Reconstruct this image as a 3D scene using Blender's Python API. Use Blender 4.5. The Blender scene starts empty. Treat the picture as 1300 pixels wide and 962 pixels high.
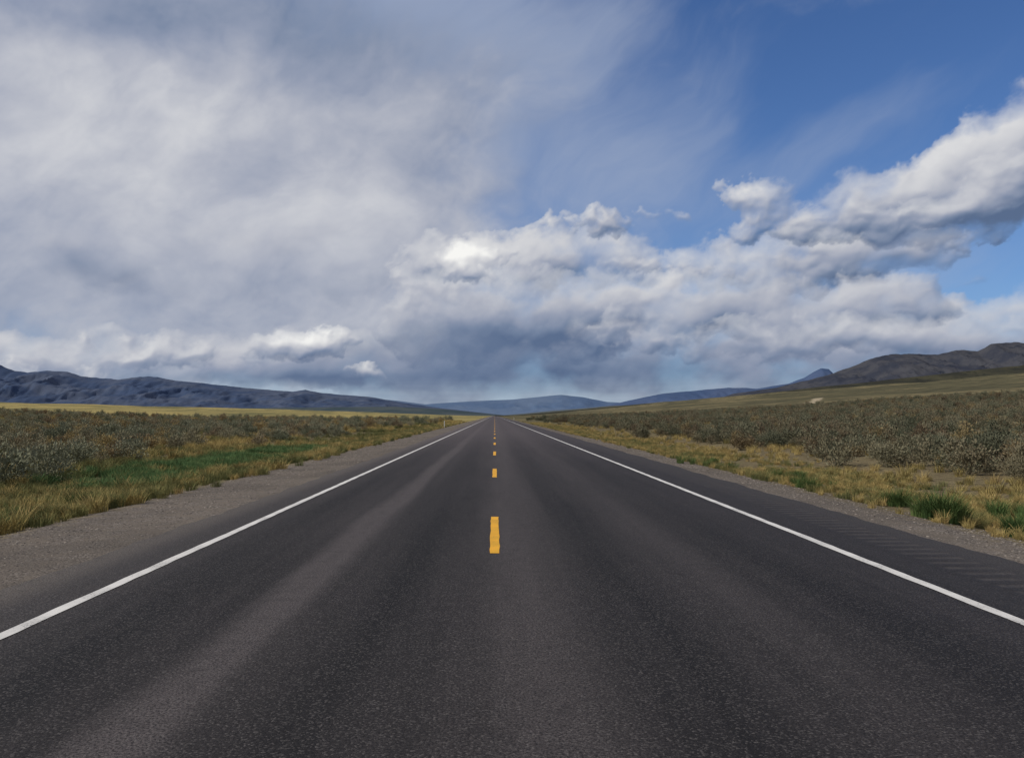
import bpy, math, random
import numpy as np
from math import radians
random.seed(4); rng=np.random.default_rng(7)
F=1083.0; H0=1.53; VX=628.0; VY=527.0
scene=bpy.context.scene
scene.view_settings.view_transform='Standard'
scene.view_settings.look='None'
scene.view_settings.exposure=0

# ------------------------------------------------------------ node helpers
class NT:
    def __init__(s,nt): s.nt=nt; s.n=nt.nodes; s.l=nt.links
    def set(s,inp,v):
        if isinstance(v,bpy.types.NodeSocket): s.l.new(v,inp)
        elif v is not None: inp.default_value=v
    def m(s,op,a,b=None,c=None,clamp=False):
        x=s.n.new('ShaderNodeMath'); x.operation=op; x.use_clamp=clamp
        s.set(x.inputs[0],a)
        if b is not None: s.set(x.inputs[1],b)
        if c is not None: s.set(x.inputs[2],c)
        return x.outputs[0]
    def v(s,op,a,b=None,scale=None):
        x=s.n.new('ShaderNodeVectorMath'); x.operation=op
        s.set(x.inputs[0],a)
        if b is not None: s.set(x.inputs[1],b)
        if scale is not None: s.set(x.inputs['Scale'],scale)
        return x.outputs[0]
    def comb(s,x,y,z):
        k=s.n.new('ShaderNodeCombineXYZ')
        s.set(k.inputs[0],x);s.set(k.inputs[1],y);s.set(k.inputs[2],z); return k.outputs[0]
    def sep(s,a):
        k=s.n.new('ShaderNodeSeparateXYZ'); s.set(k.inputs[0],a); return k.outputs
    def noise(s,vec,scale,detail=4,rough=0.5,dist=0.0,col=False,lac=2.0):
        k=s.n.new('ShaderNodeTexNoise'); s.set(k.inputs['Vector'],vec)
        k.inputs['Scale'].default_value=scale;k.inputs['Detail'].default_value=detail
        k.inputs['Roughness'].default_value=rough;k.inputs['Distortion'].default_value=dist
        k.inputs['Lacunarity'].default_value=lac
        return k.outputs['Color'] if col else k.outputs['Fac']
    def voro(s,vec,scale,detail=0,rough=0.5,feat='F1',out='Distance',smooth=None):
        k=s.n.new('ShaderNodeTexVoronoi'); k.feature=feat; s.set(k.inputs['Vector'],vec)
        k.inputs['Scale'].default_value=scale
        if 'Detail' in k.inputs: k.inputs['Detail'].default_value=detail
        if 'Roughness' in k.inputs: k.inputs['Roughness'].default_value=rough
        if smooth is not None: k.inputs['Smoothness'].default_value=smooth
        return k.outputs[out]
    def mr(s,v,a,b,c=0.0,d=1.0,smooth=True):
        k=s.n.new('ShaderNodeMapRange'); k.interpolation_type='SMOOTHSTEP' if smooth else 'LINEAR'
        s.set(k.inputs[0],v);s.set(k.inputs[1],a);s.set(k.inputs[2],b);s.set(k.inputs[3],c);s.set(k.inputs[4],d)
        return k.outputs[0]
    def mix(s,f,a,b,mode='MIX'):
        k=s.n.new('ShaderNodeMix'); k.data_type='RGBA'; k.blend_type=mode
        s.set(k.inputs[0],f)
        for i,vv in ((6,a),(7,b)):
            if isinstance(vv,bpy.types.NodeSocket): s.l.new(vv,k.inputs[i])
            else: k.inputs[i].default_value=(*vv[:3],1)
        return k.outputs[2]
    def ramp(s,f,stops,interp='LINEAR'):
        k=s.n.new('ShaderNodeValToRGB'); s.set(k.inputs[0],f); cr=k.color_ramp; cr.interpolation=interp
        while len(cr.elements)<len(stops): cr.elements.new(0.5)
        for e,(p,c) in zip(cr.elements,stops): e.position=p; e.color=(*c,1)
        return k.outputs[0]

def new_mat(name,rough=0.9,spec=0.2):
    m=bpy.data.materials.new(name); m.use_nodes=True
    N=NT(m.node_tree); b=m.node_tree.nodes['Principled BSDF']
    b.inputs['Roughness'].default_value=rough
    b.inputs['Specular IOR Level'].default_value=spec
    return m,N,b
def diff_mat(name):
    m=bpy.data.materials.new(name); m.use_nodes=True; nt=m.node_tree
    nt.nodes.remove(nt.nodes['Principled BSDF']); N=NT(nt)
    b=nt.nodes.new('ShaderNodeBsdfDiffuse'); nt.links.new(b.outputs[0],nt.nodes['Material Output'].inputs[0])
    return m,N,b
def bump(N,b,h,strength,dist):
    k=N.n.new('ShaderNodeBump'); k.inputs['Strength'].default_value=strength; k.inputs['Distance'].default_value=dist
    N.set(k.inputs['Height'],h); N.l.new(k.outputs[0],b.inputs['Normal'])

# ------------------------------------------------------------ world
SUN_EL=radians(42); SUN_AZ=radians(255)   # clockwise from +Y (left, slightly behind)
STR=0.1
w=bpy.data.worlds.new('World'); scene.world=w; w.use_nodes=True
w.node_tree.nodes.clear(); N=NT(w.node_tree)
sky=N.n.new('ShaderNodeTexSky'); sky.sky_type='NISHITA'; sky.sun_disc=False
sky.sun_elevation=SUN_EL; sky.sun_rotation=SUN_AZ
sky.air_density=1.0; sky.dust_density=0.3; sky.ozone_density=3.0
blue=N.mix(1.0,sky.outputs[0],(0.42,0.62,0.92),'MULTIPLY')
tc=N.n.new('ShaderNodeTexCoord'); d=N.sep(tc.outputs['Generated'])
out_=N.m('MAXIMUM',N.mr(d[1],0.30,0.62,1.0,0.0),N.mr(d[2],0.52,0.66))
cn=N.mr(N.noise(tc.outputs['Generated'],3.0,3,0.5),0.35,0.6)
col=N.mix(N.m('MULTIPLY',out_,cn),blue,(5.2,5.1,5.0))
bg=N.n.new('ShaderNodeBackground'); bg.inputs['Strength'].default_value=STR
N.l.new(col,bg.inputs['Color'])
ow=N.n.new('ShaderNodeOutputWorld'); N.l.new(bg.outputs[0],ow.inputs[0])
sd=bpy.data.lights.new('sun','SUN'); sd.energy=3.1; sd.angle=radians(0.6); sd.color=(1,0.93,0.82)
so=bpy.data.objects.new('sun',sd); scene.collection.objects.link(so)
from mathutils import Vector
sdir=Vector((math.sin(SUN_AZ)*math.cos(SUN_EL),math.cos(SUN_AZ)*math.cos(SUN_EL),math.sin(SUN_EL)))
so.rotation_euler=sdir.to_track_quat('Z','Y').to_euler(); so.location=(0,0,60)

# ------------------------------------------------------------ numpy noise
perm=rng.permutation(512)
def h2(ix,iy,s): 
    return perm[(perm[(ix+s*17)%512]+iy)%512]/511.0
def vn(x,y,s=0):
    ix=np.floor(x).astype(int);iy=np.floor(y).astype(int);fx=x-ix;fy=y-iy
    fx=fx*fx*(3-2*fx);fy=fy*fy*(3-2*fy)
    a=h2(ix,iy,s);b=h2(ix+1,iy,s);c=h2(ix,iy+1,s);e=h2(ix+1,iy+1,s)
    return (a*(1-fx)+b*fx)*(1-fy)+(c*(1-fx)+e*fx)*fy
def fbm(x,y,o=5,s=0):
    t=0;a=0.5;tot=0
    for i in range(o):
        t=t+a*vn(x*2**i+i*37.3,y*2**i+i*11.7,s+i); tot+=a; a*=0.5
    return t/tot
def pn(x,y,s=0):
    ix=np.floor(x).astype(np.int32);iy=np.floor(y).astype(np.int32);fx=x-ix;fy=y-iy
    def g(i,j,dx,dy):
        a=h2(i,j,s)*2*np.pi
        return np.cos(a)*dx+np.sin(a)*dy
    u=fx**3*(fx*(fx*6-15)+10);v=fy**3*(fy*(fy*6-15)+10)
    a=g(ix,iy,fx,fy);b=g(ix+1,iy,fx-1,fy);c=g(ix,iy+1,fx,fy-1);e=g(ix+1,iy+1,fx-1,fy-1)
    return ((a*(1-u)+b*u)*(1-v)+(c*(1-u)+e*u)*v)*1.5
def pf(x,y,o=5,s=0,gain=0.5):
    t=0;a=1.0;tot=0;ca,sa=math.cos(0.6),math.sin(0.6)
    for i in range(o):
        t=t+a*pn(x,y,s+i); tot+=a; a*=gain
        x,y=(x*ca-y*sa)*2.03+13.1,(x*sa+y*ca)*2.03+7.7
    return t/tot
def worley(x,y,s=0):
    ix=np.floor(x).astype(np.int32);iy=np.floor(y).astype(np.int32)
    d=np.full(x.shape,9.0)
    for i in (-1,0,1):
        for j in (-1,0,1):
            cx=ix+i;cy=iy+j
            px=cx+h2(cx,cy,s);py=cy+h2(cx,cy,s+5)
            d=np.minimum(d,(px-x)**2+(py-y)**2)
    return np.sqrt(d)
def billow(x,y,o=4,s=0,gain=0.5):
    t=0;a=1.0;tot=0
    for i in range(o):
        t=t+a*(1-np.minimum(worley(x,y,s+i*3)**1.3*1.15,1)); tot+=a;a*=gain
        x,y=x*1.37-y*1.45+5.2,x*1.45+y*1.37+9.1
    return t/tot

# ------------------------------------------------------------ clouds (sky dome sector, colour per vertex)
ux=np.arange(-1060,1062,1.25); ey=np.arange(-12,660,1.25)
AX,EY=np.meshgrid(ux,ey)           # azimuth*F, elevation*F
def conv(px,py):
    a=math.atan((px-VX)/F); return a*F, math.atan((VY-py)/F*math.cos(a))*F
def sst(x,a,b):
    t=np.clip((x-a)/(b-a),0,1); return t*t*(3-2*t)
def cov(X,Y,lst,base=0.0,gate=None):
    r=np.full(X.shape,base); pos=np.zeros(X.shape)
    for (cx,cy,rx,ry,rot,wt) in lst:
        a,e=conv(cx,cy); a1,_=conv(cx-rx,cy);a2,_=conv(cx+rx,cy);_,e1=conv(cx,cy+ry);_,e2=conv(cx,cy-ry)
        sx=(a2-a1)/2;sy=(e2-e1)/2; c,s_=math.cos(radians(rot)),math.sin(radians(rot))
        dx=X-a;dy=Y-e; q=np.sqrt(((dx*c+dy*s_)/sx)**2+((-dx*s_+dy*c)/sy)**2)
        k=wt*sst(1-q,0,0.9); r+=k
        if wt>0: pos+=k
    if gate is not None: r-=gate*(1-sst(pos,0.0,0.30))
    return r
wx=pf(AX/210,EY/160,4,200)*70; wy=pf(AX/210,EY/160,4,220)*42
fx_=pf(AX/45,EY/38,5,240,0.6)*18; fy_=pf(AX/45,EY/38,5,250,0.6)*16
WX=AX+wx*0.6+fx_; WY=EY+wy*0.6+fy_
STOPS=np.array([0,0.2,0.4,0.6,0.8,1.0])
CR=np.array([0.10,0.175,0.29,0.45,0.65,0.93]);CG=np.array([0.15,0.23,0.33,0.47,0.655,0.925]);CB=np.array([0.26,0.345,0.435,0.54,0.68,0.90])
def colr(b): return np.stack([np.interp(b,STOPS,CR),np.interp(b,STOPS,CG),np.interp(b,STOPS,CB)],-1)
C=np.zeros(AX.shape+(3,)); A=np.zeros(AX.shape)
def over(c,a):
    global C,A
    oa=a+A*(1-a)
    C=(c*a[...,None]+C*(A*(1-a))[...,None])/np.maximum(oa,1e-5)[...,None]; A=oa
def blur(a,k):
    for ax_ in (0,1):
        for _ in range(2):
            p_=np.pad(a,[(k+1,k) if i==ax_ else (0,0) for i in (0,1)],mode='edge'); cs=np.cumsum(p_,axis=ax_)
            if ax_==0: a=(cs[2*k+1:]-cs[:-2*k-1])/(2*k+1)
            else: a=(cs[:,2*k+1:]-cs[:,:-2*k-1])/(2*k+1)
    return a
LD=np.array([-0.35,0.55,0.76])
def shade(h,K=45.0):
    hc=np.clip(h,0,3); t=1.3*hc/(hc+0.55)
    r=0
    for k,wt in ((1,0.26),(3,0.34),(9,0.36),(24,0.30)):
        tb=blur(t,k); gy,gx=np.gradient(tb,1.25)
        kk=K*(1+0.10*k)
        nx,ny=-gx*kk,-gy*kk; ln=np.sqrt(nx*nx+ny*ny+1.6)
        r=r+wt*((nx*LD[0]+ny*LD[1]+LD[2]*1.265)/ln-LD[2])
    s_=0
    hb=blur(np.clip(h,0,0.8),4)
    for k in (10,22,36,54):
        s_=s_+np.roll(np.roll(hb,int(k*0.45),1),-int(k*0.85),0)
    return r, s_/4
def cumulus(covl,base,bl,b0,seed,sc=95,soft=0.10,pa=0.60,ba=0.60,rk=0.52,sk=0.20,opac=1.0,tex=0.12,bmax=0.93,cover=0.3,gain=0.58):
    x=(AX+wx*0.35+fx_*.4)/sc; y=(EY*1.3+wy*0.35+fy_*.4)/sc
    n=pf(x,y,8,seed,gain); bi=billow(x*1.15,y*1.15,5,seed+50,0.55)-0.42
    h=cov(WX,WY,covl,base,0.9)+pa*n+ba*bi
    sf=soft*np.exp(2.0*pf(AX/90,EY/60,3,seed+80))*1.25
    a=sst(h,0,sf)*((1-cover*2)+cover*2*sst(h,0,sf*4))*opac
    sh_,ss=shade(h)
    b=b0+cov(WX,WY,bl)+rk*sh_-sk*(ss-0.35)+tex*n
    b=np.where(b>0.70,0.70+(b-0.70)*0.65,b)
    over(colr(np.clip(b,0,bmax)),a)
ha=0.50*np.exp(-np.clip(EY,0,None)/150.0)
over(np.broadcast_to(np.array([0.36,0.50,0.72]),C.shape),ha)
# thin high veil with streaks reaching over the blue
ca_,sa_=math.cos(radians(35)),math.sin(radians(35))
qx=(AX+wx)*ca_+(EY+wy)*sa_; qy=-(AX+wx)*sa_+(EY+wy)*ca_
v0=pf(qx/330,qy/90,8,280,0.57)
tv=cov(AX+wx,EY+wy,[(650,100,420,330,-15,0.75),(300,100,700,400,0,0.8),(860,240,330,120,0,0.35),(1080,160,260,60,20,0.3),(1150,330,250,120,0,0.4)],0.0)
over(np.broadcast_to(np.array([0.37,0.43,0.56]),C.shape),np.clip(sst(tv+0.5*v0,0.0,1.3)*0.72,0,1))
# thick veil
v1=pf(qx/360,qy/150,8,300,0.57); v2=pf((AX+wx*.6+fx_*.5)/190,(EY+wy*.6+fy_*.5)/130,8,320,0.58)
bv=billow((AX+wx*.5+fx_)/130,(EY*1.2+wy*.5+fy_)/130,5,340,0.55)-0.42
vc=cov(AX+wx,EY+wy,[(60,200,900,560,0,1.45),(430,240,440,340,0,0.75),(560,40,380,220,0,0.25),(700,150,220,120,-20,0.12),
  (1080,110,360,200,10,-0.35),(820,225,200,50,0,-0.15),(650,265,110,45,0,-0.2),(500,-20,500,110,0,-0.30)],-0.02)
hv=vc+0.6*v1+0.5*v2+0.35*bv
va=sst(hv,0.0,1.1)*0.94
shv,_=shade(np.clip(0.45*v2+0.5+0.65*bv+0.3*vc,0,1.5),55)
vb=0.55+cov(AX+wx,EY+wy,[(250,-10,900,140,0,-0.26),(130,160,330,150,0,0.12),(440,290,260,120,0,0.14),(60,50,260,80,0,-0.05),(620,100,260,160,0,-0.08),(20,300,200,90,0,-0.08),(330,180,160,60,0,-0.05)])
vb=vb+0.36*shv+0.26*v2+0.20*v1
over(colr(np.clip(vb,0,0.86)),va)
# soft puffs breaking up the upper-left layer
cumulus([(120,190,330,130,0,0.55),(430,260,230,90,0,0.6),(330,80,260,60,0,0.3)],-0.34,[(150,170,250,90,0,0.06)],0.60,380,150,0.9,pa=0.8,rk=0.35,opac=0.55,sk=0.08,cover=0.45)
# left cloud with grey base
cumulus([(230,325,480,100,0,0.95),(430,290,210,105,0,0.55),(60,290,260,90,0,0.4)],-0.22,[(250,366,430,50,0,-0.32),(300,285,420,70,0,0.08),(30,340,150,60,0,-0.06)],0.56,400,130,0.7,rk=0.40,opac=0.85,sk=0.10,cover=0.45)
# horizon bank
cumulus([(950,440,800,120,0,1.15),(150,462,560,62,0,0.9),(-250,430,400,110,0,0.9),(560,455,360,95,0,1.0),(1350,410,300,90,0,0.7),(430,400,90,18,0,-0.9),(130,402,260,22,0,-0.7),(1245,350,95,45,-10,-1.1)],-0.28,
   [(600,470,420,60,0,-0.22),(1000,470,500,50,0,-0.12),(1150,430,250,50,0,0.05),(100,470,300,40,0,-0.06)],0.56,430,75,0.25)
cumulus([(760,325,260,60,0,0.75),(1010,330,260,80,0,0.85),(600,340,220,70,0,0.8),(1130,300,150,60,0,0.7),(700,275,90,30,0,0.4),(1245,350,85,45,-10,-1.4)],-0.38,[(600,330,90,45,0,0.18),(840,330,230,45,0,0.08)],0.60,445,62,0.2,pa=0.8)
cumulus([(600,385,200,85,0,1.05),(820,375,230,62,0,0.9),(1000,395,260,80,0,0.9),(1150,380,160,50,0,0.6),(700,425,300,70,0,0.7),(960,310,90,40,0,0.7),(1245,350,85,45,-10,-1.4)],-0.34,
   [(560,445,280,80,0,-0.32),(720,450,240,55,0,-0.16),(600,345,90,42,0,0.24),(840,345,230,45,0,0.08),(1020,420,260,50,0,0.06),(1000,380,200,30,0,-0.06)],0.56,460,75,0.22,pa=0.75)
cumulus([(980,430,340,48,0,0.85),(1220,430,200,45,0,0.85),(780,400,120,36,0,0.5),(180,455,320,34,0,0.6)],-0.36,[(1000,465,400,26,0,-0.16)],0.56,475,52,0.3,pa=0.8,opac=0.85)
# dark rain-cloud base
cumulus([(560,450,270,70,0,1.15),(480,432,130,46,0,0.5),(715,450,160,46,0,0.55)],-0.18,[(520,470,250,60,0,-0.05)],0.18,490,130,0.85,pa=0.5,ba=0.3,rk=0.26,opac=0.88,sk=0.05,cover=0.4)
# right mass
cumulus([(1320,170,190,110,20,1.25),(1215,215,120,78,15,0.95),(1110,240,100,55,0,0.95),(975,236,90,34,0,0.95),(1000,275,110,42,0,0.85),(1180,285,190,50,0,0.9),(1300,250,100,50,0,0.7),(-600,200,300,200,0,0.8)],-0.40,
   [(1285,275,70,20,0,-0.22),(1100,310,250,25,0,-0.10),(1250,150,190,70,20,0.08),(1240,235,60,35,0,0.14),(985,228,80,28,0,0.08)],0.60,520,60,0.2,pa=0.75,rk=0.6)
cumulus([(1270,225,130,50,10,0.8),(1150,265,150,36,0,0.75),(1010,290,90,30,0,0.6)],-0.38,[(1270,265,80,20,0,-0.16)],0.61,535,50,0.25,pa=0.8,rk=0.6,opac=0.85)
# small bright cumuli tucked in the bank
cumulus([(395,432,95,38,0,1.2),(330,445,70,26,0,0.8),(215,452,100,30,0,0.9),(120,465,70,24,0,0.6),(15,462,70,26,0,0.7),(480,470,50,14,0,0.85),(755,288,75,38,0,0.9),(845,272,55,16,0,0.55),(590,335,80,50,0,1.1),(800,335,90,20,0,0.5)],-0.40,
   [(392,418,90,25,0,0.25),(395,458,120,14,0,-0.25),(590,330,70,42,0,0.42),(757,288,60,30,0,-0.14),(845,270,50,20,0,-0.10),(480,468,40,14,0,0.1)],0.68,553,34,0.3,pa=0.95,ba=0.7,rk=0.6,bmax=1.0)
cumulus([(1150,396,42,9,0,0.9),(1232,357,40,9,0,0.85)],-0.33,[],0.36,580,30,0.6,opac=0.55,pa=.4,ba=.3)
ha=0.85*sst(-EY,-58,6)
ha=np.clip(ha*(0.75+0.45*pf(AX/260,EY/12,4,600)),0,1)
over(np.broadcast_to(np.array([0.47,0.52,0.585]),C.shape),ha)
fade=sst(-np.abs(AX),-1055,-930)*sst(-EY,-655,-560)
A=A*fade
R=20000.0
az=AX/F; el=EY/F
def grid_obj(name,X,Y,Z,mat,smooth=True,colattr=None):
    ny,nx=X.shape
    co=np.stack([X,Y,Z],-1).reshape(-1,3)
    i=np.arange(ny*nx).reshape(ny,nx)
    q=np.stack([i[:-1,:-1],i[:-1,1:],i[1:,1:],i[1:,:-1]],-1).reshape(-1,4)
    me=bpy.data.meshes.new(name); me.vertices.add(len(co)); me.vertices.foreach_set('co',co.astype(np.float32).ravel())
    me.loops.add(q.size); me.loops.foreach_set('vertex_index',q.ravel().astype(np.int32))
    me.polygons.add(len(q)); me.polygons.foreach_set('loop_start',np.arange(0,q.size,4,dtype=np.int32))
    me.polygons.foreach_set('loop_total',np.full(len(q),4,dtype=np.int32))
    me.update(calc_edges=True)
    me.materials.append(mat)
    if smooth: me.polygons.foreach_set('use_smooth',np.ones(len(q),dtype=bool))
    if colattr is not None:
        a=me.color_attributes.new('cloud','FLOAT_COLOR','POINT'); a.data.foreach_set('color',colattr.astype(np.float32).ravel())
    o=bpy.data.objects.new(name,me); scene.collection.objects.link(o); return o
cm=bpy.data.materials.new('cloud_material'); cm.use_nodes=True; nt=cm.node_tree; nt.nodes.clear()
at=nt.nodes.new('ShaderNodeAttribute'); at.attribute_name='cloud'
em=nt.nodes.new('ShaderNodeEmission'); tr=nt.nodes.new('ShaderNodeBsdfTransparent'); mx=nt.nodes.new('ShaderNodeMixShader'); mo=nt.nodes.new('ShaderNodeOutputMaterial')
nt.links.new(at.outputs['Color'],em.inputs[0]); nt.links.new(at.outputs['Alpha'],mx.inputs[0]); nt.links.new(tr.outputs[0],mx.inputs[1]); nt.links.new(em.outputs[0],mx.inputs[2]); nt.links.new(mx.outputs[0],mo.inputs[0])
cm.cycles.emission_sampling='NONE'
grid_obj('sky',R*np.sin(az)*np.cos(el),R*np.cos(az)*np.cos(el),R*np.sin(el)+H0,cm,True,np.concatenate([C,A[...,None]],-1))

RX=[0,5.4,6.6,8,10,14,30,100,250,550,900,6000]; RZ=[-.03,-.03,-.09,-.33,-.38,-.2,.35,3.2,15.5,44,46,30]
LX=[0,4.3,6.5,8,10,14,40,100,400,1500,6000]; LZ=[-.03,-.03,-.09,-.33,-.42,-.3,-.3,.5,10,38,60]
def ground_z(x,y):
    z=np.where(x>0,np.interp(x,RX,RZ),np.interp(-x,LX,LZ))
    ax=np.abs(x)
    m=np.clip((ax-7)/8,0,1)
    z=z+m*0.28*(fbm(x/9,y/9,4,1)-0.5)
    m2=np.clip((ax-60)/300,0,1)
    z=z+m2*9*(fbm(x/180,y/180,5,2)-0.5)
    return z

# ------------------------------------------------------------ ground
gm,N,b=diff_mat('ground_material')
geo=N.n.new('ShaderNodeNewGeometry'); pos=geo.outputs['Position']; p=N.sep(pos)
ax=N.m('ABSOLUTE',p[0])
nA=N.noise(pos,0.35,4,0.6); nB=N.noise(pos,3.0,4,0.6); nF=N.noise(pos,28.0,3,0.7)
peb=N.voro(pos,38.0,0,0.6,out='Color'); pebd=N.voro(pos,38.0,0,0.6)
gravel=N.mix(N.sep(peb)[0],(0.065,0.057,0.051),(0.25,0.22,0.195))
gravel=N.mix(N.mr(nB,0.35,0.7),gravel,(0.17,0.145,0.122))
gravel=N.mix(N.m('MULTIPLY',N.mr(nA,0.4,0.65),0.6),gravel,(0.10,0.089,0.08))
soil=N.mix(N.mr(nB,0.3,0.7),(0.12,0.095,0.062),(0.23,0.19,0.11))
soil=N.mix(N.mr(nF,0.45,0.7),soil,(0.08,0.068,0.044))
stx=N.v('MULTIPLY',pos,(1,0.35,1))
nS=N.noise(stx,0.012,6,0.62)
nS2=N.noise(pos,0.08,5,0.65)
yelL=N.mix(N.mr(nS,0.38,0.56),(0.14,0.135,0.07),(0.34,0.275,0.115))
yelL=N.mix(N.mr(nS2,0.50,0.64,0,0.65),yelL,(0.10,0.10,0.058))
spots=N.mr(N.voro(pos,0.45,1,0.6),0.2,0.5,0.4,0.0)
yelL=N.mix(spots,yelL,(0.08,0.08,0.05))
yelR=N.mix(N.mr(nS,0.42,0.62),(0.10,0.093,0.058),(0.20,0.168,0.095))
yelR=N.mix(N.mr(nS2,0.46,0.60,0,0.8),yelR,(0.058,0.056,0.039))
yelR=N.mix(spots,yelR,(0.045,0.044,0.032))
farc=N.mix(N.mr(p[0],-5.0,5.0),yelL,yelR)  # right field darker than left: cloud shade put into its colour
farf=N.m('MAXIMUM',N.mr(ax,30.0,120.0),N.mr(p[1],60.0,200.0))
base=N.mix(farf,soil,farc)
ga=N.m('ADD',ax,N.m('MULTIPLY',N.m('SUBTRACT',nB,0.5),1.6))
gmask=N.mr(ga,6.2,7.3,1.0,0.0)
base=N.mix(gmask,base,gravel)
tx=N.m('ABSOLUTE',N.m('SUBTRACT',N.m('ADD',p[0],N.m('MULTIPLY',nS2,14.0)),N.m('ADD',N.m('MULTIPLY',p[1],0.41),-9.0)))
tm=N.m('MULTIPLY',N.mr(tx,2.0,3.6,1.0,0.0),N.m('MULTIPLY',N.mr(p[1],330.0,350.0),N.mr(p[1],500.0,540.0,1.0,0.0)))
base=N.mix(tm,base,(0.34,0.285,0.20))
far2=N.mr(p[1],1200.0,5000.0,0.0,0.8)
base=N.mix(far2,base,(0.085,0.11,0.13))  # blue distance haze painted into the far ground
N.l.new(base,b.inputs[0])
hh=N.m('ADD',N.m('MULTIPLY',pebd,-0.5),nF)
bump(N,b,hh,0.9,0.02)
def lines(start,step,ratio,end):
    v=[start];s=step
    while v[-1]<end: v.append(v[-1]+s); s*=ratio
    return v
xr=lines(7,0.3,1.035,6500); xs=[-a for a in xr[::-1]]+[-6.5,-6,-5.4,-5,-4.3,-2,0,2,4.3,5,5.4,6,6.6]+xr
ys=[-a for a in lines(2,2,1.2,150)[::-1]]+lines(0,0.4,1.022,9000)
X,Y=np.meshgrid(np.array(xs,float),np.array(ys,float))
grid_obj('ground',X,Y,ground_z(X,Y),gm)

# ------------------------------------------------------------ road
rm,N,b=new_mat('asphalt',0.8,0.16)
geo=N.n.new('ShaderNodeNewGeometry'); pos=geo.outputs['Position']; p=N.sep(pos)
agg=N.voro(pos,90.0,0,0.5,out='Color'); aggd=N.voro(pos,90.0)
fine=N.noise(pos,60.0,4,0.75); mid=N.noise(pos,6.0,4,0.65)
stn=N.noise(N.v('MULTIPLY',pos,(1.0,0.03,1)),3.2,5,0.65); stn2=N.noise(N.v('MULTIPLY',pos,(1,0.12,1)),1.1,4,0.6)
def strip(c,wd,amt):
    q=N.m('ABSOLUTE',N.m('SUBTRACT',N.m('ADD',p[0],N.m('MULTIPLY',N.m('SUBTRACT',stn2,0.5),0.45)),c))
    return N.mr(q,0.0,wd,amt,0.0)
lv=N.m('ADD',N.m('MULTIPLY',stn,0.55),N.m('MULTIPLY',stn2,0.4))
for c,wd,a in ((-1.72,0.34,0.85),(0.25,0.7,0.42),(-0.85,0.5,-0.18),(1.1,0.5,-0.16),(2.9,0.6,-0.14),(2.0,0.45,0.18),(-2.75,0.55,-0.2),(3.6,0.3,0.12)):
    lv=N.m('ADD',lv,strip(c,wd,a))
tone=N.mix(N.mr(lv,0.25,1.15,smooth=False),(0.0115,0.0105,0.011),(0.096,0.083,0.082))
sh=N.m('MAXIMUM',N.mr(p[0],3.95,4.15),N.mr(p[0],-3.55,-3.4,1.0,0.0))
tone=N.mix(N.m('MULTIPLY',sh,0.5),tone,(0.06,0.053,0.051))
dust=N.m('MAXIMUM',N.mr(N.m('ADD',p[0],N.m('MULTIPLY',mid,0.7)),4.9,5.7),N.mr(N.m('SUBTRACT',p[0],N.m('MULTIPLY',mid,0.5)),-4.45,-4.0,1.0,0.0))
tone=N.mix(N.m('MULTIPLY',dust,0.7),tone,(0.13,0.112,0.098))
sp=N.mr(N.sep(agg)[0],0.66,0.98)
tone=N.mix(N.m('MULTIPLY',sp,0.48),tone,(0.16,0.147,0.14))
tone=N.mix(N.mr(fine,0.42,0.62,0,0.8),tone,(0.008,0.0073,0.0076))
tone=N.mix(N.mr(mid,0.45,0.75,0,0.4),tone,(0.02,0.018,0.018))
tone=N.mix(N.mr(p[1],9.0,80.0,0,0.65),tone,(0.100,0.083,0.084))  # grazing sheen put into the colour: paler farther along the road
ph=N.m('FRACT',N.m('MULTIPLY',p[1],1/0.3))
groove=N.mr(N.m('ABSOLUTE',N.m('SUBTRACT',ph,0.5)),0.12,0.3,1.0,0.0)
rmask=N.m('MULTIPLY',N.mr(p[0],4.45,4.55),N.mr(p[0],4.95,5.05,1.0,0.0))
gr=N.m('MULTIPLY',N.m('MULTIPLY',groove,rmask),N.mr(mid,0.3,0.6,0.4,1.0))
tone=N.mix(N.m('MULTIPLY',gr,0.4),tone,(0.14,0.122,0.11))
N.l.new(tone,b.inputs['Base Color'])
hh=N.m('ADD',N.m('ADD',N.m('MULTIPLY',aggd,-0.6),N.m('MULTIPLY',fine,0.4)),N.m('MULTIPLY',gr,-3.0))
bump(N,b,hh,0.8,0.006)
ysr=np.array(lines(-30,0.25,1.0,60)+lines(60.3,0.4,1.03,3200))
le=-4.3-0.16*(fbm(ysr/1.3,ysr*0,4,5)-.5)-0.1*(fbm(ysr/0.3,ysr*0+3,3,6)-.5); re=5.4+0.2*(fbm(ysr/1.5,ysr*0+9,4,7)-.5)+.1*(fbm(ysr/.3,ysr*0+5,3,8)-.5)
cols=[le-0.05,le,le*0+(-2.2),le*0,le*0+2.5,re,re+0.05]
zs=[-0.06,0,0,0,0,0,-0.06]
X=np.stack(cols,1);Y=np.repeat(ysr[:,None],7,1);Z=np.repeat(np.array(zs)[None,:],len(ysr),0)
grid_obj('road',X,Y,Z,rm,False)

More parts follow.
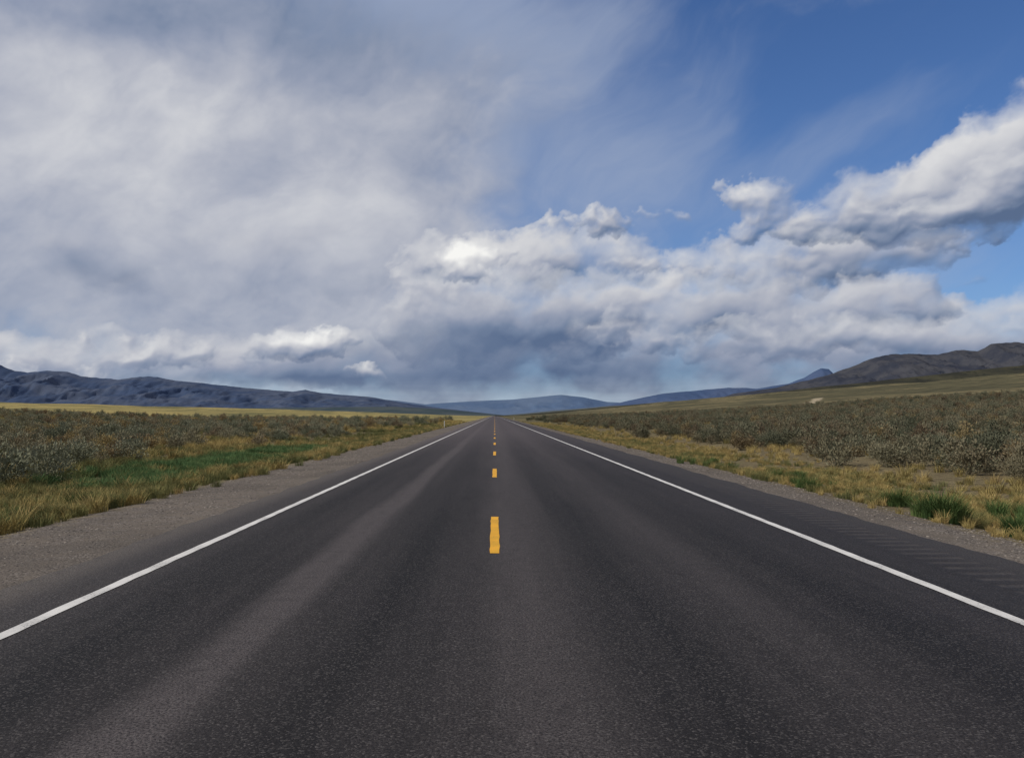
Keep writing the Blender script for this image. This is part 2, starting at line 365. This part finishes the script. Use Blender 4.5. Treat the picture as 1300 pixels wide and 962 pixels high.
def paint(name,colr_,worn):
    m,N,b=new_mat(name,0.6,0.3)
    g=N.n.new('ShaderNodeNewGeometry'); ps=g.outputs['Position']
    a=N.noise(ps,45.0,4,0.75); c=N.noise(ps,2.0,3,0.6)
    k=N.m('ADD',a,N.m('MULTIPLY',N.m('SUBTRACT',c,0.5),0.35))
    t=N.mix(N.mr(c,0.3,0.7),colr_,tuple(x*0.8 for x in colr_))
    t=N.mix(N.mr(k,worn,worn+0.1,0,0.85),t,(0.05,0.047,0.045))
    N.l.new(t,b.inputs['Base Color']); return m
white=paint('white_paint',(0.70,0.68,0.64),0.58); yellow=paint('yellow_paint',(0.80,0.40,0.008),0.60)
def ribbon(x0,x1,y,seed):
    j=0.012
    a=x0+j*(fbm(y/0.2,y*0,3,seed)-.5)*2; c=x1+j*(fbm(y/0.2,y*0+7,3,seed+1)-.5)*2
    return a,c
for nm,xc in (('edge_line',-3.42),('edge_line',3.90)):
    a,c=ribbon(xc-0.055,xc+0.055,ysr,11)
    X=np.stack([a,c],1);Y=np.stack([ysr,ysr],1)
    grid_obj(nm,X,Y,X*0+0.004,white,False)
vs=[];fs=[]
yy=9.45-11.55*3
while yy<1500:
    n=14; t=np.linspace(yy,yy+3.4,n); a,c=ribbon(-0.056,0.056,t,13); k=len(vs)
    for i in range(n):
        vs.append((a[i],t[i],0.004)); vs.append((c[i],t[i],0.004))
    for i in range(n-1): fs.append((k+2*i,k+2*i+1,k+2*i+3,k+2*i+2))
    yy+=11.55
me=bpy.data.meshes.new('center_line'); me.from_pydata(vs,[],fs); me.materials.append(yellow)
scene.collection.objects.link(bpy.data.objects.new('center_line',me))

# ------------------------------------------------------------ mountains
def mountain(name,Yd,depth,prof,ulo,uhi,nu,mat,rough=1.0,seed=0,nz=90):
    pu=np.array([(a-VX)/F for a,_ in prof]); pv=np.array([(VY-c)/F for _,c in prof])
    u=np.linspace(ulo,uhi,nu); v=np.interp(u,pu,pv)
    t=np.linspace(0,1,nz)[:,None]
    yd=Yd+(t-0.62)*depth
    Hc=(v*Yd)[None,:]
    s=np.where(t<0.62,t/0.62,1-(t-0.62)/0.38*0.8)
    s=s**1.15
    X=u[None,:]*Yd*(1+0*t)*(0.5+0.5*yd/Yd); Yv=yd+0*X
    L=Yd*0.035
    rid=1-np.abs(2*fbm(X/L+0.6*fbm(X/L*2,Yv/L,3,seed+9),Yv/(L*3.0),6,seed)-1)*2.2
    rid=np.clip(rid,0,1)
    body=4*s*(1-s)
    Z=H0+Hc*(s-0.0)+Hc*rough*(0.38*(rid-0.6)*np.clip(body,0,1)+0.10*(fbm(X/(L*.35),Yv/(L*.35),5,seed+3)-.5)*np.clip(s*2,0,1))
    Z=Z-(1-np.clip(s*6,0,1))*Yd*0.006
    return grid_obj(name,X,Yv,Z,mat)
def mmat(name,c1,c2,scale,dots=0.0,dotc=(0.02,0.025,0.02),ds=0.03):
    m,N,b=diff_mat(name)
    g=N.n.new('ShaderNodeNewGeometry'); ps=g.outputs['Position']
    n=N.noise(ps,scale,6,0.65); t=N.mix(N.mr(n,0.4,0.6),c1,c2)
    if dots>0:
        k=N.m('ADD',N.voro(ps,ds,1,0.6),N.m('MULTIPLY',N.m('SUBTRACT',N.noise(ps,scale*1.5,4,0.6),0.5),-1.2))
        t=N.mix(N.mr(k,0.3,0.55,dots,0.0),t,dotc)
    N.l.new(t,b.inputs[0]); return m
mL=mmat('left_mountain_material',(0.050,0.073,0.132),(0.080,0.099,0.148),0.004,0.5,(0.040,0.060,0.108),0.02)  # blue distance haze mixed into the far mountain colours
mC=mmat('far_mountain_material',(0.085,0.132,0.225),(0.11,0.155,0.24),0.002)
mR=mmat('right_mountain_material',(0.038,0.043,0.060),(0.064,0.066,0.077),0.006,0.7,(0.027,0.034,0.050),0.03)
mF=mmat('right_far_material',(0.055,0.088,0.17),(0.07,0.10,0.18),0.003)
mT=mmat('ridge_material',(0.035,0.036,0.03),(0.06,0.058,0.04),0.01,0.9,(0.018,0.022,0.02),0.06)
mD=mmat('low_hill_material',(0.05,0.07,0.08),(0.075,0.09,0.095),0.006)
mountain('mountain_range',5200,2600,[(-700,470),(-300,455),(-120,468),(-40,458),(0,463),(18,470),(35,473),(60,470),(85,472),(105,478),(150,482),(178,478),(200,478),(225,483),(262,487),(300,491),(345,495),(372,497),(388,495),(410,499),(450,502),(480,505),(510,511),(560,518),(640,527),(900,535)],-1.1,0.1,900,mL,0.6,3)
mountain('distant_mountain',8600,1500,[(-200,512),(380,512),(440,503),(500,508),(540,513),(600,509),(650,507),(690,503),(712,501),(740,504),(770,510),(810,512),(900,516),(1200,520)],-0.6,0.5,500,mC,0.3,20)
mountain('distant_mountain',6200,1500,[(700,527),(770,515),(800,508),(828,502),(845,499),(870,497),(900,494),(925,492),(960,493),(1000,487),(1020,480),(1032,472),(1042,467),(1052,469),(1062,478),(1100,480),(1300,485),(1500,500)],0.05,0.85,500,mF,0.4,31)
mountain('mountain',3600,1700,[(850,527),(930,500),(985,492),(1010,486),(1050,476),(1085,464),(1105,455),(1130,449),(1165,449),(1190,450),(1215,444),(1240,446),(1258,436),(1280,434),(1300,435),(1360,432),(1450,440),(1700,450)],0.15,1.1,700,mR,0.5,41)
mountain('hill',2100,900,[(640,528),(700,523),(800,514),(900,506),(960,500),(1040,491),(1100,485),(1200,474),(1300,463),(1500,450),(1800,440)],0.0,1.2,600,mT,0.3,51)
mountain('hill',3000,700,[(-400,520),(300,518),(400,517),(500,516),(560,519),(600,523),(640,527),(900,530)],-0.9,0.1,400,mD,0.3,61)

# ------------------------------------------------------------ plants
def mesh_from(name,verts,faces,mat,colattr=None):
    me=bpy.data.meshes.new(name); me.from_pydata(verts,[],faces); me.materials.append(mat)
    if colattr is not None:
        a=me.attributes.new('tint','FLOAT','POINT'); a.data.foreach_set('value',colattr)
    return bpy.data.objects.new(name,me)
def leafmat(name,stops,spread=0.75):
    m,N,b=diff_mat(name)
    oi=N.n.new('ShaderNodeObjectInfo'); at=N.n.new('ShaderNodeAttribute'); at.attribute_name='tint'
    f=N.m('ADD',N.m('MULTIPLY',oi.outputs['Random'],spread),N.m('MULTIPLY',at.outputs['Fac'],1.0-spread))
    N.l.new(N.ramp(f,stops),b.inputs[0])
    return m
sageM=leafmat('sage_leaves',[(0.0,(0.12,0.13,0.085)),(0.3,(0.20,0.205,0.14)),(0.6,(0.27,0.245,0.16)),(0.8,(0.19,0.14,0.09)),(1,(0.42,0.33,0.14))],0.88)
sageD=leafmat('shaded_sage_leaves',[(0.0,(0.07,0.077,0.05)),(0.25,(0.14,0.142,0.095)),(0.6,(0.20,0.178,0.115)),(0.8,(0.12,0.09,0.062)),(1,(0.30,0.24,0.12))],0.88)  # right-hand sage: cloud shade put into darker leaf colours
dryM=leafmat('dry_grass_blades',[(0.0,(0.15,0.135,0.06)),(0.3,(0.30,0.24,0.095)),(0.7,(0.45,0.34,0.14)),(1,(0.22,0.15,0.075))])
grnM=leafmat('green_grass_blades',[(0.0,(0.065,0.115,0.045)),(0.5,(0.10,0.17,0.07)),(1,(0.17,0.21,0.09))])
tufM=leafmat('green_tuft_blades',[(0.0,(0.045,0.075,0.03)),(0.5,(0.08,0.13,0.045)),(1,(0.16,0.20,0.075))])
olvM=leafmat('olive_grass_blades',[(0.0,(0.09,0.10,0.045)),(0.5,(0.15,0.155,0.065)),(1,(0.25,0.22,0.09))])
def bush(name,mat,seed,ncl=60,nl=13,R=0.55,Hh=0.75):
    r=random.Random(seed); V=[];Fc=[];T=[]
    limbs=[]
    for i in range(12):
        a=i*2.4+r.uniform(-.5,.5); e=math.radians(r.uniform(12,80)); q=r.uniform(0.65,1.05)
        limbs.append((math.cos(a)*math.cos(e)*R*q,math.sin(a)*math.cos(e)*R*q,(0.12+0.85*math.sin(e)*q)*Hh))
    for (lx,ly,lz) in limbs:
        k=len(V); s=0.012
        V+= [(s,0,-0.05),(-s,s,-0.05),(0,-s,-0.05),(lx*.9,ly*.9,lz*.9)]; Fc+= [(k,k+1,k+3),(k+1,k+2,k+3),(k+2,k,k+3)]; T+=[0.8]*4
    for c in range(ncl):
        lx,ly,lz=r.choice(limbs); q=r.uniform(0.5,1.0)
        cx,cy,cz=lx*q+r.gauss(0,0.07),ly*q+r.gauss(0,0.07),max(0.05,lz*q+r.gauss(0,0.05)-0.05*r.random())
        tc_=r.random()
        for l in range(nl):
            dx,dy,dz=[r.gauss(0,0.05) for _ in range(3)]
            x,y,z=cx+dx,cy+dy,max(0.02,cz+dz)
            ux,uy,uz=cx*0.7+dx*5+r.gauss(0,0.2),cy*0.7+dy*5+r.gauss(0,0.2),0.45+dz*4+r.gauss(0,0.2)
            n=math.sqrt(ux*ux+uy*uy+uz*uz)+1e-6; L=r.uniform(0.05,0.10); ux,uy,uz=ux/n*L,uy/n*L,uz/n*L
            wx_,wy_,wz_=r.gauss(0,1),r.gauss(0,1),r.gauss(0,0.6); n=math.sqrt(wx_*wx_+wy_*wy_+wz_*wz_); ww=r.uniform(0.012,0.022); wx_,wy_,wz_=wx_/n*ww,wy_/n*ww,wz_/n*ww
            k=len(V)
            V+= [(x-wx_*.5,y-wy_*.5,z-wz_*.5),(x+ux*.6+wx_,y+uy*.6+wy_,z+uz*.6+wz_),(x+ux,y+uy,z+uz),(x+ux*.6-wx_,y+uy*.6-wy_,z+uz*.6-wz_)]
            Fc.append((k,k+1,k+2,k+3)); T+=[tc_*0.7+r.random()*0.3]*4
    return mesh_from(name,V,Fc,mat,T)
def tuft(name,mat,seed,nb=80,R=0.13,Hh=0.4,lean=0.5,wd=0.006):
    r=random.Random(seed); V=[];Fc=[];T=[]
    for i in range(nb):
        a=r.uniform(0,2*math.pi); q=R*math.sqrt(r.random()); x,y=q*math.cos(a),q*math.sin(a)
        a2=a+r.gauss(0,0.7); h=Hh*r.uniform(0.45,1.0); ln=lean*h*r.uniform(0.2,1.2)
        px,py=-math.sin(a2+r.gauss(0,.6)),math.cos(a2); t=r.random(); k=len(V); n=3
        for j in range(n+1):
            f=j/n; wv=wd*(1-f*0.85); bx=x+math.cos(a2)*ln*f*f; by=y+math.sin(a2)*ln*f*f; bz=h*f*(1-0.18*f)
            V+= [(bx-px*wv,by-py*wv,bz),(bx+px*wv,by+py*wv,bz)]; T+=[t,t]
        for j in range(n): Fc.append((k+2*j,k+2*j+1,k+2*j+3,k+2*j+2))
    return mesh_from(name,V,Fc,mat,T)
def coll(name,objs):
    c=bpy.data.collections.new(name)
    for o in objs: c.objects.link(o)
    return c
def scatter(name,col,pts,scl,zsc=None):
    n=len(pts); me=bpy.data.meshes.new(name); me.vertices.add(n)
    z=ground_z(pts[:,0],pts[:,1])
    co=np.column_stack([pts[:,0],pts[:,1],z]); me.vertices.foreach_set('co',co.astype(np.float32).ravel())
    a=me.attributes.new('scl','FLOAT_VECTOR','POINT')
    s=np.column_stack([scl,scl,scl*(zsc if zsc is not None else rng.uniform(0.75,1.2,n))]); a.data.foreach_set('vector',s.astype(np.float32).ravel())
    a=me.attributes.new('rot','FLOAT_VECTOR','POINT'); rr=np.column_stack([rng.normal(0,.06,n),rng.normal(0,.06,n),rng.uniform(0,6.28,n)])
    a.data.foreach_set('vector',rr.astype(np.float32).ravel())
    a=me.attributes.new('idx','INT','POINT'); a.data.foreach_set('value',rng.integers(0,len(col.objects),n).astype(np.int32))
    me.update()
    o=bpy.data.objects.new(name,me); scene.collection.objects.link(o)
    ng=bpy.data.node_groups.new(name+'_scatter','GeometryNodeTree')
    ng.interface.new_socket('Geometry',in_out='INPUT',socket_type='NodeSocketGeometry'); ng.interface.new_socket('Geometry',in_out='OUTPUT',socket_type='NodeSocketGeometry')
    gi=ng.nodes.new('NodeGroupInput');go=ng.nodes.new('NodeGroupOutput')
    ci=ng.nodes.new('GeometryNodeCollectionInfo'); ci.inputs['Collection'].default_value=col; ci.inputs['Separate Children'].default_value=True; ci.inputs['Reset Children'].default_value=True
    ip=ng.nodes.new('GeometryNodeInstanceOnPoints'); ip.inputs['Pick Instance'].default_value=True
    def attr(nm,tp):
        k=ng.nodes.new('GeometryNodeInputNamedAttribute'); k.data_type=tp; k.inputs['Name'].default_value=nm
        return [q for q in k.outputs if q.enabled and q.name=='Attribute'][0]
    L=ng.links
    L.new(gi.outputs[0],ip.inputs['Points']); L.new(ci.outputs[0],ip.inputs['Instance'])
    L.new(attr('idx','INT'),ip.inputs['Instance Index']); L.new(attr('scl','FLOAT_VECTOR'),ip.inputs['Scale'])
    e2r=ng.nodes.new('FunctionNodeEulerToRotation'); L.new(attr('rot','FLOAT_VECTOR'),e2r.inputs[0]); L.new(e2r.outputs[0],ip.inputs['Rotation'])
    L.new(ip.outputs[0],go.inputs[0])
    md=o.modifiers.new('scatter','NODES'); md.node_group=ng
    return o
sageC=coll('sagebrush_kinds',[bush('sage_kind',sageM,i,ncl=84+6*(i%3),R=0.55+0.05*(i%3),Hh=0.66+0.08*(i%4)) for i in range(6)])
sageDC=coll('shaded_sagebrush_kinds',[bush('shaded_sage_kind',sageD,20+i,ncl=88,R=0.6,Hh=0.66+0.08*(i%4)) for i in range(6)])
dryC=coll('dry_kinds',[tuft('dry_kind',dryM,i,90,0.14,0.34,0.7) for i in range(4)])
grnC=coll('green_kinds',[tuft('green_kind',grnM,30+i,130,0.16,0.45,0.55,0.007) for i in range(3)])
tufC=coll('green_tuft_kinds',[tuft('green_tuft_kind',tufM,40+i,150,0.15,0.50,0.65,0.006) for i in range(3)])
olvC=coll('olive_kinds',[tuft('olive_kind',olvM,50+i,100,0.16,0.36,0.6) for i in range(3)])

def wedge(side,xmin,ymax,dens0,falloff,umax=0.8,xmax=1e9,pw=1.0):
    out=[];sc=[]
    y0=5.0
    while y0<ymax:
        y1=min(y0*1.15+1,ymax); xm=min(max(umax*y1,xmin+8),xmax)
        dd=dens0*min(1,(falloff/y1)**pw)
        n=int((xm-xmin)*(y1-y0)*dd)
        if n>0:
            x=rng.uniform(xmin,xm,n); y=rng.uniform(y0,y1,n)
            out.append(np.column_stack([x*side,y])); sc.append(np.full(n,max(1,(y1/falloff))**0.3))
        y0=y1
    return np.concatenate(out),np.concatenate(sc)
def keep(pts,sc,mask): return pts[mask],sc[mask]
p,s=wedge(-1,11.8,300,0.78,50,pw=1.5)
dn=fbm(p[:,0]/5,p[:,1]/8,4,70); ramp_=np.clip((-p[:,0]-11.8)/3,0.2,1)
k=(dn+0.2*ramp_>0.63)&(rng.random(len(p))<ramp_)
p,s=keep(p,s,k)
big=np.array([[-12.6,21.5],[-13.6,22.5],[-12.3,23.5],[-14.5,20.5],[-12.9,17.0],[-11.8,14.6],[-10.9,12.9],[-15.5,24],[-13.8,18.6],[-16,26],[-17.5,28],[-14.8,30]])
p=np.concatenate([p,big]); s=np.concatenate([s*np.clip(np.exp(rng.normal(0.0,0.30,len(s))),.45,1.45),np.array([1.6,1.3,1.4,1.3,1.2,1.0,.8,1.5,1.2,1.6,1.5,1.6])])
scatter('sagebrush',sageC,p,s)
p,s=wedge(1,11.3,330,1.0,80,xmax=150,pw=1.2)
dn=fbm(p[:,0]/5,p[:,1]/8,4,71); ramp_=np.clip((p[:,0]-11.3)/4,0.2,1)
k=(dn+0.25*ramp_>0.64)&(rng.random(len(p))<ramp_)
p,s=keep(p,s,k); scatter('sagebrush',sageDC,p,s*np.clip(np.exp(rng.normal(0.04,0.32,len(p))),.45,1.5))
def verge(side,x0,x1,y0,y1,n,pw=1.7):
    y=y0+(y1-y0)*rng.random(n)**pw; x=rng.triangular(x0,(x0+x1)/2,x1,n); return np.column_stack([x*side,y])
def notgreen(P):
    inside=(P[:,0]<-8.8)&(P[:,0]>-11.8)&(P[:,1]>22)&(P[:,1]<44)
    return ~(inside&(rng.random(len(P))<0.72))
PL=verge(-1,6.3,11.5,5,220,6500); PR=verge(1,6.4,12.5,5,220,8500)
k=(fbm(PL[:,0]/1.5,PL[:,1]/2.5,4,80)>0.48)&notgreen(PL); PL=PL[k]
k=fbm(PR[:,0]/1.2,PR[:,1]/2.0,4,81)>0.47; PR=PR[k]
pa,sa=wedge(-1,10,260,1.9,45); k=(fbm(pa[:,0]/6,pa[:,1]/10,4,82)>0.48)&notgreen(pa); pa,sa=keep(pa,sa,k)
pb,sb=wedge(1,10,180,1.1,45,xmax=100); k=fbm(pb[:,0]/6,pb[:,1]/10,4,83)>0.53; pb,sb=keep(pb,sb,k)
allp=np.concatenate([PL,PR,pa,pb]); alls=np.concatenate([rng.uniform(0.5,1.25,len(PL)),rng.uniform(0.35,0.75,len(PR)),sa*rng.uniform(0.9,1.6,len(pa)),sb*rng.uniform(0.7,1.3,len(pb))])
scatter('dry_grass',dryC,allp,alls)
PL=verge(-1,6.2,13,5,160,8500); k=(fbm(PL[:,0]/1.5,PL[:,1]/2.5,4,84)>0.43)&notgreen(PL); PL=PL[k]
PR=verge(1,6.4,12,5,160,3200); k=fbm(PR[:,0]/1.5,PR[:,1]/2.5,4,85)>0.5; PR=PR[k]
pa,sa=wedge(-1,11,220,1.8,45); k=(fbm(pa[:,0]/6,pa[:,1]/10,4,86)>0.45)&notgreen(pa); pa,sa=keep(pa,sa,k)
allp=np.concatenate([PL,PR,pa]); alls=np.concatenate([rng.uniform(0.6,1.1,len(PL)),rng.uniform(0.4,0.8,len(PR)),sa*rng.uniform(0.8,1.4,len(pa))])
scatter('olive_grass',olvC,allp,alls)
n=3800; y=rng.uniform(20,52,n); x=-(10.1+rng.normal(0,0.85,n)+0.035*(y-20)); PG=np.column_stack([x,y])
k=(fbm(x/1.6,y/3,4,90)>0.44); PG=PG[k]; sg=rng.uniform(0.5,1.0,len(PG))
scatter('green_grass',grnC,PG,sg)
cl=[];cs=[]
for (cx,cy,r,m,sc) in ((7.45,14.2,0.28,20,1.15),(8.0,12.6,0.25,16,1.0),(8.3,11.9,0.3,16,1.0),(8.2,17.5,0.25,10,0.9),(8.9,13.6,.3,12,1.0),(9.5,15.5,.3,12,.9),(7.9,21,.3,10,.8),(8.7,25,.4,10,.8),(-7.9,12.5,.35,12,.9),(-8.6,14.5,.4,12,.9),(7.6,10.4,.25,12,.9),(9.3,11.2,.4,14,1.0),(10,13,.4,14,1.0),(10.6,15.5,.5,14,1.0),(-9.3,11.6,.5,16,.9),(-8.2,17,.4,10,.9),(7.2,28,.4,8,.8),(8.4,33,.5,8,.8)):
    q=rng.normal(0,r*0.75,(m,2))+(cx,cy); cl.append(q); cs.append(rng.uniform(0.6,1.1,m)*sc)
scatter('bunch_grass',tufC,np.concatenate(cl),np.concatenate(cs))
stM,N,b=diff_mat('stone_material')
oi=N.n.new('ShaderNodeObjectInfo'); N.l.new(N.mix(oi.outputs['Random'],(0.08,0.07,0.065),(0.32,0.28,0.24)),b.inputs[0])
def stone(i):
    import bmesh
    bm=bmesh.new(); bmesh.ops.create_icosphere(bm,subdivisions=1,radius=1); r=random.Random(i)
    for v in bm.verts: v.co*=r.uniform(0.7,1.1); v.co.z*=0.6
    me=bpy.data.meshes.new('stone_kind'); bm.to_mesh(me); bm.free(); me.materials.append(stM); return bpy.data.objects.new('stone_kind',me)
stC=coll('stone_kinds',[stone(i) for i in range(4)])
n=20000; y=4+60*rng.random(n)**1.8; sd_=rng.random(n)<0.5
x=np.where(sd_,-rng.triangular(4.4,5.8,7.6,n),rng.triangular(5.5,6.2,8.0,n))
s=0.006+0.018*rng.random(n)**4+0.001*y*0.2
scatter('gravel',stC,np.column_stack([x,y]),s)

# ------------------------------------------------------------ delineator posts
pw,N,b=new_mat('post_white',0.5,0.4); g=N.n.new('ShaderNodeNewGeometry')
N.l.new(N.mix(N.noise(g.outputs['Position'],12,4,.6),(0.66,0.65,0.62),(0.5,0.49,0.46)),b.inputs['Base Color'])
pr,N,b=new_mat('reflector',0.25,0.6); g=N.n.new('ShaderNodeNewGeometry')
N.l.new(N.mix(N.noise(g.outputs['Position'],60,2,.6),(0.7,0.7,0.7),(0.5,0.5,0.52)),b.inputs['Base Color'])
def post(x,y):
    z=float(ground_z(np.array([x]),np.array([y]))[0])
    e=bpy.data.objects.new('delineator_post',None); scene.collection.objects.link(e); e.location=(x,y,z)
    V=[];Fc=[]
    sec=[(-0.05,0.012),(-0.03,-0.006),(0,-0.012),(0.03,-0.006),(0.05,0.012),(0.03,0.0),(0,-0.006),(-0.03,0.0)]
    for zz,sx in ((-0.2,1),(0.83,1),(0.89,0.8),(0.92,0.4)):
        for a,c in sec: V.append((a*sx,c,zz))
    for l in range(3):
        for i in range(8): Fc.append((l*8+i,l*8+(i+1)%8,(l+1)*8+(i+1)%8,(l+1)*8+i))
    Fc.append(tuple(range(24,32)))
    me=bpy.data.meshes.new('blade'); me.from_pydata(V,[],Fc); me.materials.append(pw); o=bpy.data.objects.new('blade',me); scene.collection.objects.link(o); o.parent=e
    V=[(-0.035,-0.016,0.68),(0.035,-0.016,0.68),(0.035,-0.016,0.8),(-0.035,-0.016,0.8),(-0.035,-0.013,0.68),(0.035,-0.013,0.68),(0.035,-0.013,0.8),(-0.035,-0.013,0.8)]
    Fc=[(0,1,2,3),(4,7,6,5),(0,4,5,1),(1,5,6,2),(2,6,7,3),(3,7,4,0)]
    me=bpy.data.meshes.new('reflector'); me.from_pydata(V,[],Fc); me.materials.append(pr); o=bpy.data.objects.new('reflector',me); scene.collection.objects.link(o); o.parent=e
for x,y in ((-6.6,112),(6.8,300)): post(x,y)

# ------------------------------------------------------------ camera
cd=bpy.data.cameras.new('camera'); cam=bpy.data.objects.new('camera',cd); scene.collection.objects.link(cam)
cam.location=(0,0,H0); cam.rotation_euler=(radians(90),0,0)
cd.sensor_width=36; cd.lens=36*F/1300; cd.shift_x=22/1300; cd.shift_y=46/1300
cd.clip_start=0.1; cd.clip_end=30000
scene.camera=cam
